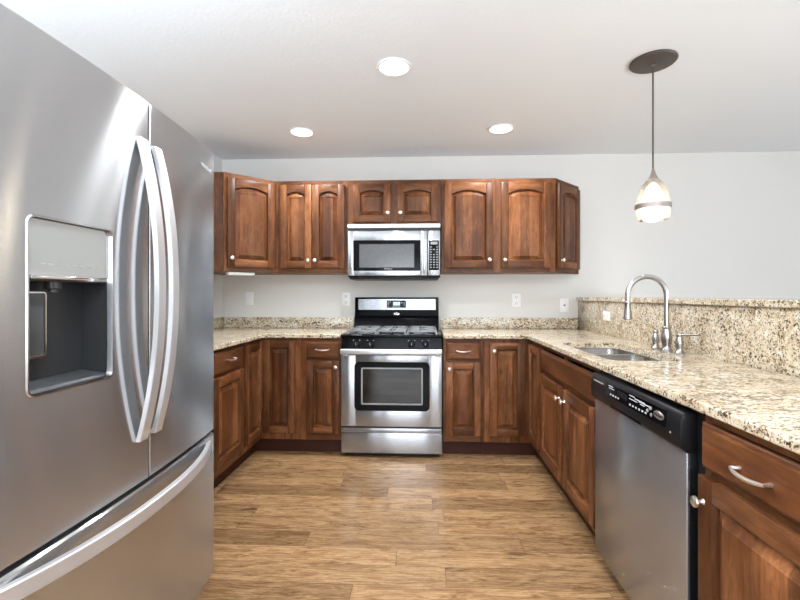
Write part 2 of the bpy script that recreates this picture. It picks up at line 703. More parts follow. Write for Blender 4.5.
def door(parent, x0, x1, z0, z1, arch=0., stile=.057, kn=None, name='door', rail=None):
    """raised panel door: frame (with chamfered inner edge) > panel, knob"""
    T = .024
    yb, yf = -.001, -.001 - T
    m = MB()
    rail = rail or stile
    ix0, ix1, iz0, iz1 = x0 + stile, x1 - stile, z0 + rail, z1 - rail - arch
    m.box(x0, ix0, yf, yb, z0, z1, .003, 2, 0)
    m.box(ix1, x1, yf, yb, z0, z1, .003, 2, 0)
    m.box(ix0, ix1, yf, yb, z0, iz0, .003, 2, 1)
    N = 14 if arch else 1
    def arc(s):  # s in [-1,1]
        return iz1 + arch * (1 - s * s)
    lower = [(ix0 + (ix1 - ix0) * k / N, arc(-1 + 2 * k / N)) for k in range(N + 1)]
    m.prism(lower + [(ix1, z1), (ix0, z1)], 'y', yf, yb, .003, 1, 2)
    # sticking profile all round the opening
    o_loop = [(ix0, iz0), (ix1, iz0)] + [p for p in lower[::-1]]

    def shrink(loop, d):
        return inset(loop, d)
    a = o_loop
    b_ = shrink(o_loop, .007)
    n = len(a)
    vs = [(p[0], yf + .002, p[1]) for p in a] + [(p[0], yf + .016, p[1]) for p in b_] + [(p[0], yb, p[1]) for p in b_]
    fs = [(i, (i + 1) % n, n + (i + 1) % n, n + i) for i in range(n)]
    fs += [(n + i, n + (i + 1) % n, 2 * n + (i + 1) % n, 2 * n + i) for i in range(n)]
    b2 = bmesh.new()
    vv = [b2.verts.new(v) for v in vs]
    for f in fs:
        b2.faces.new([vv[i] for i in f])
    m._merge(b2, 0)
    d = m.build(name, W, parent, 40)
    # raised panel
    q = MB()
    l0 = shrink(o_loop, .007)
    l1 = shrink(o_loop, .010)
    bw = min(.026, (ix1 - ix0) * .2)
    l2 = shrink(o_loop, .010 + bw)
    l3 = shrink(o_loop, .0125 + bw)
    ys = (yf + .017, yf + .017, yf + .0045, yf + .002)
    vs = []
    for loop, y in zip((l0, l1, l2, l3), ys):
        vs += [(p[0], y, p[1]) for p in loop]
    fs = []
    for k in range(3):
        fs += [(k * n + i, k * n + (i + 1) % n, (k + 1) * n + (i + 1) % n, (k + 1) * n + i) for i in range(n)]
    fs.append(tuple(3 * n + i for i in range(n)))
    q.faces(vs, fs, 0, True)
    bmesh.ops.recalc_face_normals(q.bm, faces=q.bm.faces[:])
    cen = Vector((0, -1, 0))
    if sum(f.normal.dot(cen) for f in q.bm.faces) < 0:
        bmesh.ops.reverse_faces(q.bm, faces=q.bm.faces[:])
    q.build('panel', WV, d, 20)
    if kn:
        knob(d, kn[0], kn[1], yf)
    return d


def drawer(parent, x0, x1, z0, z1, pl=None, name='drawer'):
    T = .020
    m = MB()
    yb, yf = -.001, -.001 - T
    a = [(x0, z0), (x1, z0), (x1, z1), (x0, z1)]
    lps = [(a, yb), (a, yf + .010), (inset(a, .004), yf + .007), (inset(a, .009), yf + .0062), (inset(a, .011), yf + .002), (inset(a, .015), yf)]
    vs, fs = [], [(0, 1, 2, 3)]
    for lp, y in lps:
        vs += [(p[0], y, p[1]) for p in lp]
    for k in range(len(lps) - 1):
        fs += [(k * 4 + i, k * 4 + (i + 1) % 4, k * 4 + 4 + (i + 1) % 4, k * 4 + 4 + i) for i in range(4)]
    fs.append(tuple((len(lps) - 1) * 4 + i for i in range(4)))
    m.faces(vs, fs, 0)
    d = m.build(name, WH, parent, 15)
    if pl:
        pull(d, pl[0], pl[1], yf)
    return d


def face_frame(parent, w, z0, z1, stiles, rails):
    """stiles: (x0,x1) pairs; rails: (z0,z1) pairs, between the first and last stile"""
    m = MB()
    for a, b in stiles:
        m.box(a, b, 0, .019, z0, z1, .0012, 1, 0)
    xa, xb = stiles[0][1], stiles[-1][0]
    for a, b in rails:
        m.box(xa, xb, .0005, .0185, a, b, .0012, 1, 1)
    return m.build('face_frame', W, parent, 40)


def carcass(parent, w, d, z0, z1, top=True, toe=False):
    m = MB()
    t = .016
    m.box(0, t, .0195, d, z0, z1, .001, 1)
    m.box(w - t, w, .0195, d, z0, z1, .001, 1)
    m.box(t, w - t, .0195, d, z0, z0 + t)
    m.box(t, w - t, d - t, d, z0 + t, z1)
    if top:
        m.box(t, w - t, .0195, d - t, z1 - t, z1)
    o = m.build('carcass', WV, parent)
    if toe:
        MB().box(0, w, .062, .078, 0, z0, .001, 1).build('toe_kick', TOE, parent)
    return o


UZ0, UZ1 = 1.392, 2.157      # wall cabinets
DZ0, DZ1 = 1.430, 2.120      # their doors
BZ0, BZ1 = .112, .8845       # base cabinets
YU = 3.53                    # face frame plane of the wall cabinets
GU, GB = 'wall cabinets', 'base cabinets'

# --- wall cabinets
# diagonal corner cabinet on the left
ax, ay, bx_, by = -1.542, 3.235, -1.238, 3.53
ang = math.atan2(by - ay, bx_ - ax)
wd = math.hypot(bx_ - ax, by - ay)
t = thing('wall_cabinet', 'angled corner wall cabinet with one arched door beside the refrigerator', 'cabinet', (ax, ay, 0), ang, GU)
inv = Matrix.Rotation(-ang, 2)


def loc2(p):
    q = inv @ Vector((p[0] - ax, p[1] - ay))
    return (q.x, q.y)


poly = [loc2(p) for p in ((ax - .012, ay + .004), (bx_ - .004, by + .012), (bx_ - .001, 3.828), (-1.838, 3.828), (-1.838, ay + .004))]
MB().prism(poly, 'z', UZ0, UZ1, .0012).build('carcass', WV, t)
face_frame(t, wd, UZ0, UZ1, [(0, .05), (wd - .05, wd)], [(UZ0, UZ0 + .045), (UZ1 - .045, UZ1)])
door(t, .022, wd - .022, DZ0, DZ1, .030, kn=(.050, 1.496))

# two-door cabinet left of the microwave
t = thing('wall_cabinet', 'two-door wall cabinet between the angled corner cabinet and the microwave', 'cabinet', (-1.236, YU, 0), 0, GU)
w = 1.236 - .633
carcass(t, w, .298, UZ0, UZ1)
face_frame(t, w, UZ0, UZ1, [(0, .04), (w - .04, w)], [(UZ0, UZ0 + .04), (UZ1 - .04, UZ1)])
door(t, .038, .303, DZ0, DZ1, .030, kn=(.278, 1.494))
door(t, .307, .578, DZ0, DZ1, .030, kn=(.334, 1.494))

# cabinet above the microwave
t = thing('wall_cabinet', 'short wall cabinet with two small doors above the microwave', 'cabinet', (-.631, YU, 0), 0, GU)
w = .631 + .134
MZ = 1.785
carcass(t, w, .298, MZ, UZ1)
face_frame(t, w, MZ, UZ1, [(0, .045), (.345, .415), (w - .045, w)], [(MZ, MZ + .035), (UZ1 - .035, UZ1)])
door(t, .045, .352, 1.808, DZ1 - .002, .022, .053, kn=(.330, 1.880), rail=.05)
door(t, .407, .734, 1.808, DZ1 - .002, .022, .053, kn=(.434, 1.880), rail=.05)

# two-door cabinet right of the microwave
t = thing('wall_cabinet', 'wide wall cabinet with two arched doors to the right of the microwave', 'cabinet', (.136, YU, 0), 0, GU)
w = 1.053 - .136
carcass(t, w, .298, UZ0, UZ1)
face_frame(t, w, UZ0, UZ1, [(0, .04), (.415, .490), (w - .045, w)], [(UZ0, UZ0 + .04), (UZ1 - .04, UZ1)])
door(t, .025, .419, DZ0, DZ1, .032, kn=(.386, 1.494))
door(t, .483, .880, DZ0, DZ1, .032, kn=(.510, 1.494))

# angled end cabinet
ax, ay, bx_, by = 1.056, 3.53, 1.345, 3.826
ang = math.atan2(by - ay, bx_ - ax)
wd = math.hypot(bx_ - ax, by - ay)
inv = Matrix.Rotation(-ang, 2)
t = thing('wall_cabinet', 'narrow angled end wall cabinet at the right end of the run', 'cabinet', (ax, ay, 0), ang, GU)
poly = [loc2(p) for p in ((ax, ay + .014), (bx_ - .014, by), (ax, by))]
MB().prism(poly, 'z', UZ0, UZ1, .0012).build('carcass', WV, t)
face_frame(t, wd, UZ0, UZ1, [(0, .045), (wd - .045, wd)], [(UZ0, UZ0 + .04), (UZ1 - .04, UZ1)])
door(t, .022, wd - .022, DZ0, DZ1, .032, kn=(.056, 1.494))

# under-cabinet light
t = thing('under_cabinet_light', 'slim white light bar under the angled corner cabinet', 'light', (-1.468, 3.37, UZ0 - .0225), R(44))
MB().box(-.105, .105, -.03, .03, 0, .022, .004).build('housing', WHITE, t)
MB().box(-.095, .095, -.022, .022, -.003, 0, .001).build('diffuser', WHITEM, t)

# --- base cabinets on the left wall (facing +x)
FL = -1.25
t = thing('base_cabinet', 'base cabinet with drawer tucked behind the refrigerator', 'cabinet', (FL, 1.73, 0), R(90), GB)
w = 2.438 - 1.73
carcass(t, w, .586, BZ0, BZ1, False, True)
face_frame(t, w, BZ0, BZ1, [(0, .035), (w - .035, w)], [(BZ0, BZ0 + .04), (.70, .74), (BZ1 - .025, BZ1)])
drawer(t, .02, w - .02, .728, .862, (w / 2, .80))
door(t, .02, w / 2 - .002, .165, .712, 0, kn=(w / 2 - .028, .66))
door(t, w / 2 + .002, w - .02, .165, .712, 0, kn=(w / 2 + .028, .66))

t = thing('base_cabinet', 'base cabinet with drawer over door just past the refrigerator', 'cabinet', (FL, 2.44, 0), R(90), GB)
w = 2.888 - 2.44
carcass(t, w, .586, BZ0, BZ1, False, True)
face_frame(t, w, BZ0, BZ1, [(0, .035), (w - .035, w)], [(BZ0, BZ0 + .04), (.70, .74), (BZ1 - .025, BZ1)])
drawer(t, .016, w - .018, .728, .862, (w / 2, .805))
door(t, .016, w - .018, .165, .712, 0)

# corner base cabinets
t = thing('corner_base_cabinet', 'inside corner base cabinet with two narrow doors left of the stove', 'cabinet', (0, 0, 0), 0, GB)
YBF = 3.23
MB().prism([(-1.836, 2.89), (FL, 2.89), (FL, YBF), (-.942, YBF), (-.942, 3.826), (-1.836, 3.826)], 'z', BZ0, BZ1, .001).build('carcass', WV, t)
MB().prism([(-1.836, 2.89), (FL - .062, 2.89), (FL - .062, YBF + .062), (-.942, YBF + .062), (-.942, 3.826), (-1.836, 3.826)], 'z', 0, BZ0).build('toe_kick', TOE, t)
ho = bpy.data.objects.new('hinged_side', None)
door(t, -1.226, -.983, .165, .862, 0, .052).location = (0, YBF, 0)
d = door(t, 2.905, 3.205, .165, .862, 0, .052)
d.location = (FL, 0, 0)
d.rotation_euler = (0, 0, R(90))

t = thing('corner_base_cabinet', 'inside corner base cabinet with two narrow doors between stove and sink', 'cabinet', (0, 0, 0), 0, GB)
FR = .785
MB().prism(ccw([(.443, YBF), (FR, YBF), (FR, 2.91), (1.355, 2.91), (1.355, 3.826), (.443, 3.826)]), 'z', BZ0, BZ1, .001).build('carcass', WV, t)
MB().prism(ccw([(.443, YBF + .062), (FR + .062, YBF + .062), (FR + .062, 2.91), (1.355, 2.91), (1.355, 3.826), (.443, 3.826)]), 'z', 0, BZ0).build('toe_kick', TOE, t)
door(t, .483, .738, .165, .855, 0, .052, kn=(.513, .795)).location = (0, YBF, 0)
d = door(t, -3.205, -2.935, .165, .850, 0, .052)
d.location = (FR, 0, 0)
d.rotation_euler = (0, 0, R(-90))
bpy.data.objects.remove(ho)

# drawer cabinets either side of the stove
t = thing('base_cabinet', 'narrow base cabinet with drawer touching the left side of the stove', 'cabinet', (-.94, YBF, 0), 0, GB)
w = .94 - .634
carcass(t, w, .596, BZ0, BZ1, False, True)
face_frame(t, w, BZ0, BZ1, [(0, .05), (w - .012, w)], [(BZ0, BZ0 + .05), (.70, .74), (BZ1 - .025, BZ1)])
drawer(t, .046, w - .010, .730, .862, (.046 + (w - .056) / 2, .800))
door(t, .046, w - .010, .168, .714, 0, .052, kn=(w - .034, .668))

t = thing('base_cabinet', 'narrow base cabinet with drawer touching the right side of the stove', 'cabinet', (.139, YBF, 0), 0, GB)
w = .441 - .139
carcass(t, w, .596, BZ0, BZ1, False, True)
face_frame(t, w, BZ0, BZ1, [(0, .024), (w - .03, w)], [(BZ0, BZ0 + .05), (.70, .74), (BZ1 - .025, BZ1)])
drawer(t, .022, w - .028, .728, .858, (.022 + (w - .05) / 2, .795))
door(t, .020, w - .028, .165, .710, 0, .052, kn=(.044, .660))

# sink base (facing -x): local x runs towards the camera
t = thing('sink_base_cabinet', 'sink base cabinet with false drawer front over two doors', 'cabinet', (FR, 2.908, 0), R(-90), GB)
w = 2.908 - 1.962
carcass(t, w, .568, BZ0, .70, False, True)
face_frame(t, w, BZ0, BZ1, [(0, .025), (w / 2 - .03, w / 2 + .03), (w - .02, w)], [(BZ0, BZ0 + .04), (.69, .73), (BZ1 - .025, BZ1)])
drawer(t, .018, w - .010, .715, .848, None, 'false_drawer_front')
door(t, .030, .468, .155, .692, 0, kn=(.440, .628))
door(t, .500, w - .012, .155, .692, 0, kn=(.530, .628))

# cabinets nearest the camera
t = thing('base_cabinet', 'base cabinet with drawer over knobbed door nearest the dishwasher', 'cabinet', (FR, 1.243, 0), R(-90), GB)
w = 1.243 - .80
carcass(t, w, .568, BZ0, BZ1, False, True)
face_frame(t, w, BZ0, BZ1, [(0, .03), (w - .03, w)], [(BZ0, BZ0 + .04), (.70, .74), (BZ1 - .025, BZ1)])
drawer(t, .008, w - .012, .733, .858, (.210, .790))
door(t, .008, w - .012, .155, .713, 0, kn=(.032, .645))
t = thing('base_cabinet', 'base cabinet with drawer at the open end of the peninsula', 'cabinet', (FR, .797, 0), R(-90), GB)
w = .797 - .345
carcass(t, w, .568, BZ0, BZ1, False, True)
face_frame(t, w, BZ0, BZ1, [(0, .03), (w - .03, w)], [(BZ0, BZ0 + .04), (.70, .74), (BZ1 - .025, BZ1)])
drawer(t, .012, w - .012, .733, .858, (w / 2, .797))
door(t, .012, w - .012, .155, .713, 0, kn=(w - .038, .665))

# ------------------------------------------------------------------ sink and faucet
t = thing('sink', 'double-bowl stainless steel undermount sink set in the peninsula worktop', 'sink', (0, 0, 0))


def bowl(y0, y1, x0=.829, x1=1.169):
    m = MB()
    o = rrect(x0, x1, y0, y1, .065, 6)
    n = len(o)
    loops = [(inset(o, -.018), .8845), (o, .8845), (o, .876), (inset(o, .012), .74), (inset(o, .035), .715), (inset(o, .10), .710)]
    vs = []
    for lp, z in loops:
        vs += [(p[0], p[1], z) for p in lp]
    fs = []
    for k in range(len(loops) - 1):
        fs += [(k * n + i, k * n + (i + 1) % n, (k + 1) * n + (i + 1) % n, (k + 1) * n + i) for i in range(n)]
    fs.append(tuple((len(loops) - 1) * n + i for i in range(n)))
    b = bmesh.new()
    vv = [b.verts.new(v) for v in vs]
    for f in fs:
        b.faces.new([vv[i] for i in f])
    bmesh.ops.recalc_face_normals(b, faces=b.faces[:])
    up = [f for f in b.faces if len(f.verts) > 8]
    if up and up[0].normal.z < 0:
        bmesh.ops.reverse_faces(b, faces=b.faces[:])
    m._merge(b, 0)
    d = m.build('bowl', SINK_STEEL, t, 50)
    c = ((x0 + x1) / 2, (y0 + y1) / 2)
    MB().lathe([(0, .7115), (.020, .7115), (.024, .7135), (.043, .7145), (.046, .7125), (.046, .7105)], (c[0], c[1], 0), 'z', 24).build('drain', CHROME, d)
    return d


bowl(1.985, 2.375)
bowl(2.415, 2.672)

FX, FY = 1.245, 2.275
Z0 = CT1 + .0005
t = thing('faucet', 'tall brushed nickel gooseneck faucet behind the sink', 'faucet', (FX, FY, Z0))
MB().lathe([(.030, 0), (.031, .006), (.027, .012), (.021, .022), (.020, .035), (.025, .060), (.0265, .080), (.022, .105),
            (.018, .118), (.0205, .122), (.0205, .128), (.015, .133), (0, .134)], n=28).build('base', NICKEL, t)
Rg = .098
path = [(0, 0, .12), (0, 0, .2)]
zc = .290
for k in range(25):
    a = math.pi * k / 24
    path.append((-Rg + Rg * math.cos(a), 0, zc + Rg * math.sin(a)))
path.append((-2 * Rg, 0, zc - .035))
MB().tube(path, .0125, 16).build('spout', NICKEL, t)
MB().lathe([(.0135, .262), (.0155, .258), (.0155, .252), (.0145, .248), (.017, .215), (.0205, .180), (.021, .170), (.018, .166), (0, .166)],
           (-2 * Rg, 0, 0), n=24).build('spray_head', NICKEL, t)


def lever(dx, dy, tip):
    h = MB().lathe([(.024, 0), (.0245, .005), (.021, .010), (.0155, .020), (.015, .028), (.019, .050), (.0185, .062), (.014, .078), (.0115, .086),
                    (.014, .090), (.0145, .097), (.011, .103), (0, .105)], (dx, dy, 0), n=24).build('handle', NICKEL, t)
    o = Vector((dx, dy, 0))
    T = Vector(tip)
    MB().tube([tuple(o + Vector((0, 0, .092))), tuple(o + T * .25 + Vector((0, 0, .070))), tuple(o + T * .6 + Vector((0, 0, .038))), tuple(o + T)],
              [.007, .0055, .0048, .0062], 12).build('lever', NICKEL, h)


lever(.012, .128, (.022, .055, .108))
lever(.022, -.075, (.035, -.10, .104))

# ------------------------------------------------------------------ stove
SX = -.247
t = thing('stove', 'freestanding stainless steel gas stove with black cooktop between the base cabinets', 'stove', (SX, 3.18, 0))
HW = .376
# body
m = MB()
m.box(-HW, HW, .045, .62, .035, .893, .003)
m.box(-HW + .02, HW - .02, .02, .10, .012, .034)
m.build('body', BLACKP, t)
for sx in (-1, 1):
    for yy in (.10, .57):
        MB().lathe([(.016, 0), (.018, .004), (.018, .012), (.010, .014), (.010, .036)], (sx * (HW - .05), yy, 0), n=16).build('foot', BLACKP, t)
# storage drawer
m = MB()
m.box(-HW, HW, .008, .042, .032, .185, .004)
m.box(-HW, HW, 0, .042, .187, .221, .006)
m.build('storage_drawer', STEEL, t)
# oven door built as a steel frame round the window
m = MB()
wx0, wx1, wz0, wz1 = -.276, .283, .350, .712
dz0, dz1 = .231, .764
m.box(-HW, wx0 + .012, .003, .042, dz0, dz1, .005)
m.box(wx1 - .012, HW, .003, .042, dz0, dz1, .005)
m.box(wx0, wx1, .0032, .042, dz0, wz0 + .012, .004)
m.box(wx0, wx1, .0032, .042, wz1 - .012, dz1, .004)
od = m.build('oven_door', STEEL, t)


def ring(outer, inner, y0, y1, mb, mat=0):
    n = len(outer)
    b = bmesh.new()
    vs = [[b.verts.new((p[0], y, p[1])) for p in lp] for lp, y in ((outer, y1), (outer, y0), (inner, y0), (inner, y1))]
    for A, B in zip(vs, vs[1:]):
        for i in range(n):
            b.faces.new((A[i], A[(i + 1) % n], B[(i + 1) % n], B[i]))
    bmesh.ops.recalc_face_normals(b, faces=b.faces[:])
    mb._merge(b, mat)


m = MB()
ring(rrect(wx0, wx1, wz0, wz1, .035), rrect(-.222, .230, .398, .668, .010), -.001, .012, m)
m.build('window_frame', BLACK, od)
m = MB()
ring(rrect(-.225, .233, .395, .671, .012), rrect(-.215, .223, .405, .661, .008), -.0025, .010, m)
m.build('window_trim', DIM, od)
MB().box(-.218, .226, .004, .008, .402, .664).build('window', OVENGLASS, od)
m = MB()
m.box(-.24, .25, .0385, .0415, .39, .68)
m.build('oven_liner', DARK, od)
m = MB()
for zz in (.47, .565):
    for k in range(3):
        m.tube([(-.214, .022 + .006 * k, zz + .009 * k), (.222, .022 + .006 * k, zz + .009 * k)], .0022, 6)
m.build('oven_rack', CHROME, od)
# door handle: flat bar across the whole width
m = MB()
m.box(-HW, HW, -.045, -.022, .772, .812, .008, 3)
for sx in (-1, 1):
    m.box(sx * (HW - .035) - .015, sx * (HW - .035) + .015, -.03, .02, .758, .790, .004)
m.build('handle', HANDLE_STEEL, od)
# control strip with knobs
MB().prism([(.006, .772), (.044, .772), (.044, .893), (.022, .893)], 'x', -HW, HW, .003).build('control_strip', BLACK, t)
for kx in (-.262, -.158, .150, .252):
    k = MB()
    k.lathe([(.025, .014), (.025, .004), (.021, -.004), (.019, -.020), (.015, -.022), (0, -.022)], (kx, 0, .840), 'y', 24)
    k.box(kx - .004, kx + .004, -.030, -.018, .822, .858, .002)
    ko = k.build('knob', BLACKP, t)
    MB().box(kx - .0015, kx + .0015, -.0315, -.0295, .842, .857).build('pointer_mark', KEY, ko)
    for dx in (-.022, .024):
        MB().box(kx + dx - .004, kx + dx + .004, .0125, .0145, .869, .874).build('burner_mark', KEY, ko)
# cooktop
m = MB()
m.box(-HW - .002, HW + .002, -.010, .59, .8935, .915, .006, 3)
m.build('cooktop', BLACK, t)
# burners and grates
for (bx0, by0, r) in ((-.215, .16, .045), (-.215, .42, .036), (.215, .16, .040), (.215, .42, .045)):
    b = MB().lathe([(r + .02, .9152), (r + .018, .9165), (r, .918), (r, .922), (r - .008, .924), (0, .9245)], (bx0, by0, 0), n=24).build('burner', IRON, t)
    MB().lathe([(r - .006, .9247), (r - .008, .928), (r - .014, .929), (0, .929)], (bx0, by0, 0), n=24).build('burner_cap', BLACK, b)


def grate(x0, x1, y0, y1):
    m = MB()
    z0, z1 = .931, .943
    s = .012
    m.box(x0, x1, y0, y0 + s, z0, z1, .003)
    m.box(x0, x1, y1 - s, y1, z0, z1, .003)
    m.box(x0, x0 + s, y0 + s, y1 - s, z0, z1, .003)
    m.box(x1 - s, x1, y0 + s, y1 - s, z0, z1, .003)
    xm, ym = (x0 + x1) / 2, (y0 + y1) / 2
    m.box(x0 + s, x1 - s, ym - s / 2, ym + s / 2, z0, z1, .003)
    for yy in ((y0 + ym) / 2, (y1 + ym) / 2):
        m.box(x0 + s, xm - .02, yy - s / 2, yy + s / 2, z0, z1 + .002, .003)
        m.box(xm + .02, x1 - s, yy - s / 2, yy + s / 2, z0, z1 + .002, .003)
        m.box(xm - s / 2, xm + s / 2, yy - .10, yy - .02, z0, z1 + .002, .003)
        m.box(xm - s / 2, xm + s / 2, yy + .02, yy + .10, z0, z1 + .002, .003)
    for px in (x0 + s / 2, x1 - s / 2):
        for py in (y0 + s / 2, y1 - s / 2):
            m.box(px - .007, px + .007, py - .007, py + .007, .9152, z0 + .002)
    return m.build('grate', IRON, t)


grate(-.340, -.115, .04, .54)
grate(-.108, .108, .04, .54)
grate(.115, .340, .04, .54)
# backguard, leaning back a little
m = MB()
m.prism([(.572, .9155), (.625, .9155), (.625, 1.190), (.600, 1.190), (.598, 1.06)], 'x', -.369, .369, .004)
m.prism([(.545, .9155), (.575, .9155), (.594, 1.03), (.566, 1.005)], 'x', -.369, .369, .003)
bg = m.build('backguard', BLACK, t)


def lean(x0, x1, z0, z1, off, thick=.003):
    """a plate lying on the leaning upper face of the backguard"""
    def y(z):
        return .598 + (.600 - .598) * (z - 1.06) / .13
    return [(x, y(z) - off - d, z) for d in (0, thick) for (x, z) in ((x0, z0), (x1, z0), (x1, z1), (x0, z1))]


BOXF = [(0, 1, 2, 3), (4, 5, 6, 7), (0, 1, 5, 4), (1, 2, 6, 5), (2, 3, 7, 6), (3, 0, 4, 7)]
MB().faces(lean(-.338, .342, 1.080, 1.174, .0005), BOXF).build('steel_panel', STEEL, bg)
MB().faces(lean(-.086, .082, 1.098, 1.162, .0036), BOXF).build('control_panel', BLACK, bg)
MB().faces(lean(-.030, .030, 1.118, 1.150, .0067, .001), BOXF).build('display', DISPLAY, bg)
for (x, z, rr) in ((-.073, 1.149, .005), (-.073, 1.132, .005), (-.073, 1.111, .003), (-.055, 1.148, .004), (.045, 1.142, .005), (.066, 1.140, .004), (.066, 1.122, .004)):
    MB().faces(lean(x - rr, x + rr, z - rr, z + rr, .0067, .001), BOXF).build('button', KEY, bg)
MB().faces(lean(-.04, .03, 1.105, 1.109, .0067, .001), BOXF).build('printed_line', KEY, bg)
# small swirl emblem under the panel
m = MB()
for k, (ex, ez) in enumerate(((-.016, 0), (0, .006), (.016, 0))):
    m.lathe([(.008, .5925), (.008, .5905), (.004, .5890), (0, .5890)], (ex, 0, 1.044 + ez), 'y', 16)
m.box(-.024, .024, .5895, .594, 1.034, 1.040, .001)
m.build('emblem', CHROME, bg)

# ------------------------------------------------------------------ microwave
t = thing('microwave', 'over-the-range stainless steel microwave under the short wall cabinet', 'microwave', (-.2495, 3.46, 0))
MW = .374
m = MB()
m.box(-MW, MW, .022, .368, 1.352, 1.782, .003)
m.build('body', BLACKP, t)
m = MB()
m.box(-MW, MW, -.006, .030, 1.752, 1.782, .004)
m.build('vent_cover', WHITEM, t)  # white colour stands for light caught on the vent louver
m = MB()
for k in range(4):
    m.box(-MW + .004, MW - .004, .006, .022, 1.731 + k * .0055, 1.7335 + k * .0055)
m.build('vent_grille', DARK, t)
# door (steel frame with a slightly curved dark window)
wx0, wx1, wz0, wz1 = -.326, .214, 1.408, 1.650
dz0, dz1 = 1.366, 1.728
m = MB()
m.box(-MW, wx0 + .006, 0, .021, dz0, dz1, .004)
m.box(wx1 - .006, .270, 0, .021, dz0, dz1, .004)
m.box(wx0, wx1, .0003, .021, dz0, wz0 + .006, .003)
m.box(wx0, wx1, .0003, .021, wz1 - .006, dz1, .003)
md = m.build('door', STEEL, t)
m = MB()
ring(rrect(wx0 - .002, wx1 + .002, wz0 - .002, wz1 + .002, .008), rrect(-.279, .165, 1.432, 1.622, .004), -.002, .012, m)
m.build('window_frame', BLACK, md)
MB().box(-.282, .168, .003, .008, 1.428, 1.626).build('window', SCREEN, md)
m = MB()
path = [(.246, .002, 1.392), (.246, -.020, 1.400)] + [(.246, -.030 - .008 * math.sin(math.pi * k / 8), 1.41 + .222 * k / 8) for k in range(9)] + [(.246, -.020, 1.642), (.246, .002, 1.650)]
m.tube(path, .0115, 12)
m.build('handle', HANDLE_STEEL, md)
text_mesh('logo', 'Whirlpool', .016, KEY, md, (-.045, -.0028, 1.4205), (R(90), 0, 0))
# control side
cp = MB().box(.273, MW, 0, .021, dz0, dz1, .004).build('control_panel', STEEL, t)
MB().box(.284, .364, -.0015, .004, 1.410, 1.648, .001).build('keypad', BLACK, cp)
MB().box(.297, .352, -.0025, -.0012, 1.616, 1.638).build('display', DIM, cp)
for r_ in range(9):
    for c_ in range(3):
        if r_ in (0, 2) and c_ == 1:
            continue
        MB().box(.292 + c_ * .025, .306 + c_ * .025, -.0022, -.001, 1.592 - r_ * .0205, 1.600 - r_ * .0205).build('key', DIM, cp)
m = MB()
m.box(-MW + .015, MW - .015, .010, .36, 1.3375, 1.3515, .002)
m.build('grease_filter', BLACKP, t)

# ------------------------------------------------------------------ dishwasher (facing -x)
t = thing('dishwasher', 'stainless steel dishwasher with black control panel under the peninsula worktop', 'dishwasher', (.757, 1.955, 0), R(-90))
w = .672
m = MB()
m.box(.002, .708, .052, .56, .10, .872, .003)
m.box(w + .004, .708, .030, .056, .10, .872, .002)
m.build('tub', BLACKP, t)
m = MB()
m.box(0, w, .002, .012, .085, .752, .003)
dw = m.build('door', STEEL, t)
MB().box(.002, w - .001, .0125, .048, .086, .751, .002).build('inner_door', BLACKP, dw)
# black console: thicker, curved lower edge
prof = [(.048, .750), (.004, .750), (-.014, .764), (-.018, .800), (-.014, .850), (-.004, .868), (.048, .868)]
cpn = MB().prism(prof, 'x', 0, w, .004, 0, 2).build('control_panel', BLACKP, t)
def con(x0, x1, z0, z1, d=.0008):
    def y(z):
        return -.018 + .004 * (z - .80) / .05 if z > .80 else -.014 - .004 * (z - .764) / .036
    return [(x, y(z) - d * k, z) for k in (0, 1) for (x, z) in ((x0, z0), (x1, z0), (x1, z1), (x0, z1))]
MB().faces(con(.155, .600, .803, .853), BOXF).build('key_panel', BLACK, cpn)
for k in range(4):
    MB().faces(con(.205 + k * .022, .215 + k * .022, .812, .818, .0018), BOXF).build('button', KEY, cpn)
for k in range(6):
    MB().faces(con(.365 + k * .022, .375 + k * .022, .812, .818, .0018), BOXF).build('button', KEY, cpn)
for (x0, x1, z) in ((.185, .225, .844), (.19, .235, .836), (.36, .40, .846), (.40, .47, .842), (.36, .42, .834), (.44, .47, .833), (.43, .50, .839)):
    MB().faces(con(x0, x1, z, z + .003, .0018), BOXF).build('printed_line', KEY, cpn)
MB().faces(con(.265, .345, .822, .842, .0018), BOXF).build('display', BLACKP, cpn)
for (x, z) in ((.508, .838), (.514, .818), (.490, .826)):
    MB().lathe([(.005, -.0195), (.0062, -.0175), (.0062, -.015)], (x, 0, z), 'y', 14).build('round_button', DIM, cpn)
# oval badge
b = MB().lathe([(.001, -.0188), (.016, -.0188), (.017, -.0178), (.017, -.015)], (0, 0, 0), 'y', 26)
for v in b.bm.verts:
    v.co.x = v.co.x * 1.75 + .558
    v.co.z = v.co.z * .75 + .829
bo = b.build('badge', SATIN, cpn)
text_mesh('badge_text', 'Whirlpool', .0125, BLACKP, cpn, (.558, -.0192, .829), (R(90), 0, 0))
# latch recess and lamp
m = MB()
m.box(.20, .44, -.0165, -.006, .762, .772, .002)
m.build('latch_grip', BLACK, cpn)
MB().lathe([(0, -.0198), (.003, -.0192), (.003, -.015)], (.625, 0, .797), 'y', 12).build('lamp', KEY, cpn)
MB().box(.04, .135, -.0192, -.0150, .838, .843, .0008).build('vent_slot', DIM, cpn)
MB().box(.004, .700, .075, .09, .004, .098).build('toe_kick', BLACKP, t)

# ------------------------------------------------------------------ refrigerator (facing +x)
t = thing('refrigerator', 'large stainless steel French-door refrigerator with water dispenser and bottom freezer', 'refrigerator', (-.80, 1.215, 0), R(91.4))
HF = .460
ZT, ZS = 1.772, .672


def fy(x):
    return .109 * x * x


